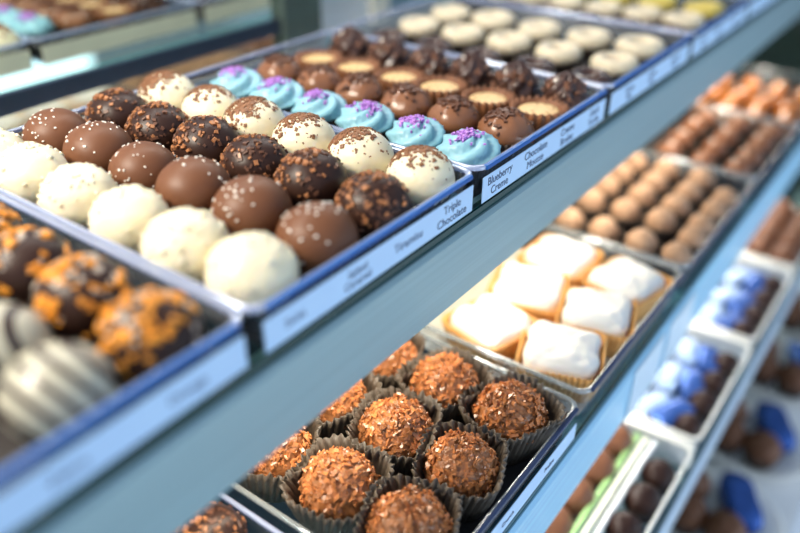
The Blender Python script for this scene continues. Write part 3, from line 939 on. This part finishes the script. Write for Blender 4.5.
for xa, xb in zip(x3[:-1], x3[1:]):
    dv = MB().box(-(xb[0] - xa[1]) / 2 + 0.0016, (xb[0] - xa[1]) / 2 - 0.0016, 0.0, 0.195, 0.0, 0.0250)
    do = link('divider_strip', dv.mesh('divider_strip', M['rim_cream'], False), None, ((xa[1] + xb[0]) / 2, -0.1140, Z3))
    bevel(do, 0.0015, 2)
    tag(do, 'cream divider strip on the third shelf, %s along it' % ORD[x3.index(xb) - 1], 'divider', 'dividers on the third shelf')

for cx, nm in ((0.318, 'pale blue sheen patch on the lower rail below the white pastries'), (0.392, 'pale blue sheen patch on the lower rail below the tray joint')):  # added flat patches painting the sheen reflected in the rail
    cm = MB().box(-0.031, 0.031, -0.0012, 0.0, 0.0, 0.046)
    co = link('sheen_patch', cm.mesh('sheen_patch', M['blue_sheen'], False), None, (cx, -0.0734, ZL - 0.053))
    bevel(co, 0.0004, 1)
    tag(co, nm, 'sheen patch', 'sheen patches on the lower rail')

# ------------------------------------------------------------------ setting
def struct(name, mb, mat, smooth=False):
    o = link(name, mb.mesh(name, mat, smooth))
    o['kind'] = 'structure'
    return o
struct('wall_back', MB().box(-1.2, 0.372, 0.347, 0.352, 0.016, 0.30), M['mirror'])
struct('trim_5', MB().box(-1.2, 0.372, 0.344, 0.356, 0.0015, 0.0158), M['navy'])
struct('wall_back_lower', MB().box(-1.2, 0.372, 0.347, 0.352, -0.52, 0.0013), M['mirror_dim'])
struct('trim_1', MB().box(0.372, 0.424, 0.338, 0.356, -0.52, 0.30), M['post'])
struct('window_1', MB().box(0.424, 0.512, 0.347, 0.352, -0.52, 0.30), M['frost'])
struct('trim_2', MB().box(0.512, 0.540, 0.340, 0.356, -0.52, 0.30), M['cream_post'])
struct('wall_rear_far', MB().box(0.540, 1.42, 0.347, 0.352, -0.52, 0.30), M['blue_panel'])
struct('wall_end', MB().box(1.40, 1.42, -0.20, 0.352, -0.52, 0.30), M['wall'])
struct('trim_3', MB().box(-1.2, 1.42, -0.205, -0.02, -0.52, Z4 - 0.0004), M['white_deck'])
struct('trim_4', MB().box(-1.2, 1.42, -0.02, 0.352, -0.52, Z4 - 0.0004), M['navy'])  # rear of the deck coloured dark to stand in for the unlit void
struct('floor', MB().box(-1.5, 1.8, -2.2, -0.205, -0.56, -0.52), M['floor'])

# ------------------------------------------------------------------ light
def area(name, loc, target, sx, sy, power, col):
    d = bpy.data.lights.new(name, 'AREA')
    d.shape = 'RECTANGLE'
    d.size, d.size_y = sx, sy
    d.energy = power
    d.color = col
    o = bpy.data.objects.new(name, d)
    C.objects.link(o)
    o.location = loc
    o.rotation_euler = (Vector(target) - Vector(loc)).to_track_quat('-Z', 'Y').to_euler()
    return o
area('case_lamp', (-0.32, 0.28, 0.50), (0.15, 0.10, 0.0), 0.30, 0.14, 7.6, (1.0, 0.90, 0.75))
area('top_strip_lamp', (0.50, 0.325, 0.42), (0.50, 0.13, 0.0), 1.4, 0.03, 3.6, (1.0, 0.97, 0.92))
area('shelf_strip_lamp', (0.45, 0.035, -0.056), (0.45, 0.0, -0.30), 1.5, 0.012, 1.9, (1.0, 0.90, 0.74))
area('low_strip_lamp', (0.55, -0.030, -0.215), (0.55, -0.08, -0.40), 1.2, 0.012, 1.6, (1.0, 0.96, 0.9))

area('front_fill_light', (0.45, -0.95, -0.22), (0.40, -0.05, -0.22), 1.0, 0.4, 4.5, (0.72, 0.86, 1.0))  # unseen fill added to brighten the front rails

w = bpy.data.worlds.new('world')
sc.world = w
w.use_nodes = True
nt = w.node_tree
bg = nt.nodes['Background']
tc = nt.nodes.new('ShaderNodeTexCoord')
sp = nt.nodes.new('ShaderNodeSeparateXYZ')
nt.links.new(tc.outputs['Generated'], sp.inputs['Vector'])
mr = nt.nodes.new('ShaderNodeMapRange')
mr.inputs['From Min'].default_value = -1
mr.inputs['From Max'].default_value = 1
nt.links.new(sp.outputs['Y'], mr.inputs['Value'])
cr = nt.nodes.new('ShaderNodeValToRGB')
cr.color_ramp.elements[0].color = (0.62, 0.85, 1.18, 1)
cr.color_ramp.elements[1].color = (0.12, 0.12, 0.12, 1)
nt.links.new(mr.outputs['Result'], cr.inputs['Fac'])
nt.links.new(cr.outputs['Color'], bg.inputs['Color'])
bg.inputs['Strength'].default_value = 0.66

vs = sc.view_settings
vs.view_transform = 'Standard'
vs.look = 'None'
vs.exposure = 0.0
vs.gamma = 1.0
vs.use_curve_mapping = False
sc.cycles.caustics_reflective = True
sc.cycles.blur_glossy = 1.0
sc.cycles.caustics_refractive = False
sc.cycles.transparent_max_bounces = 40
sc.cycles.max_bounces = 10
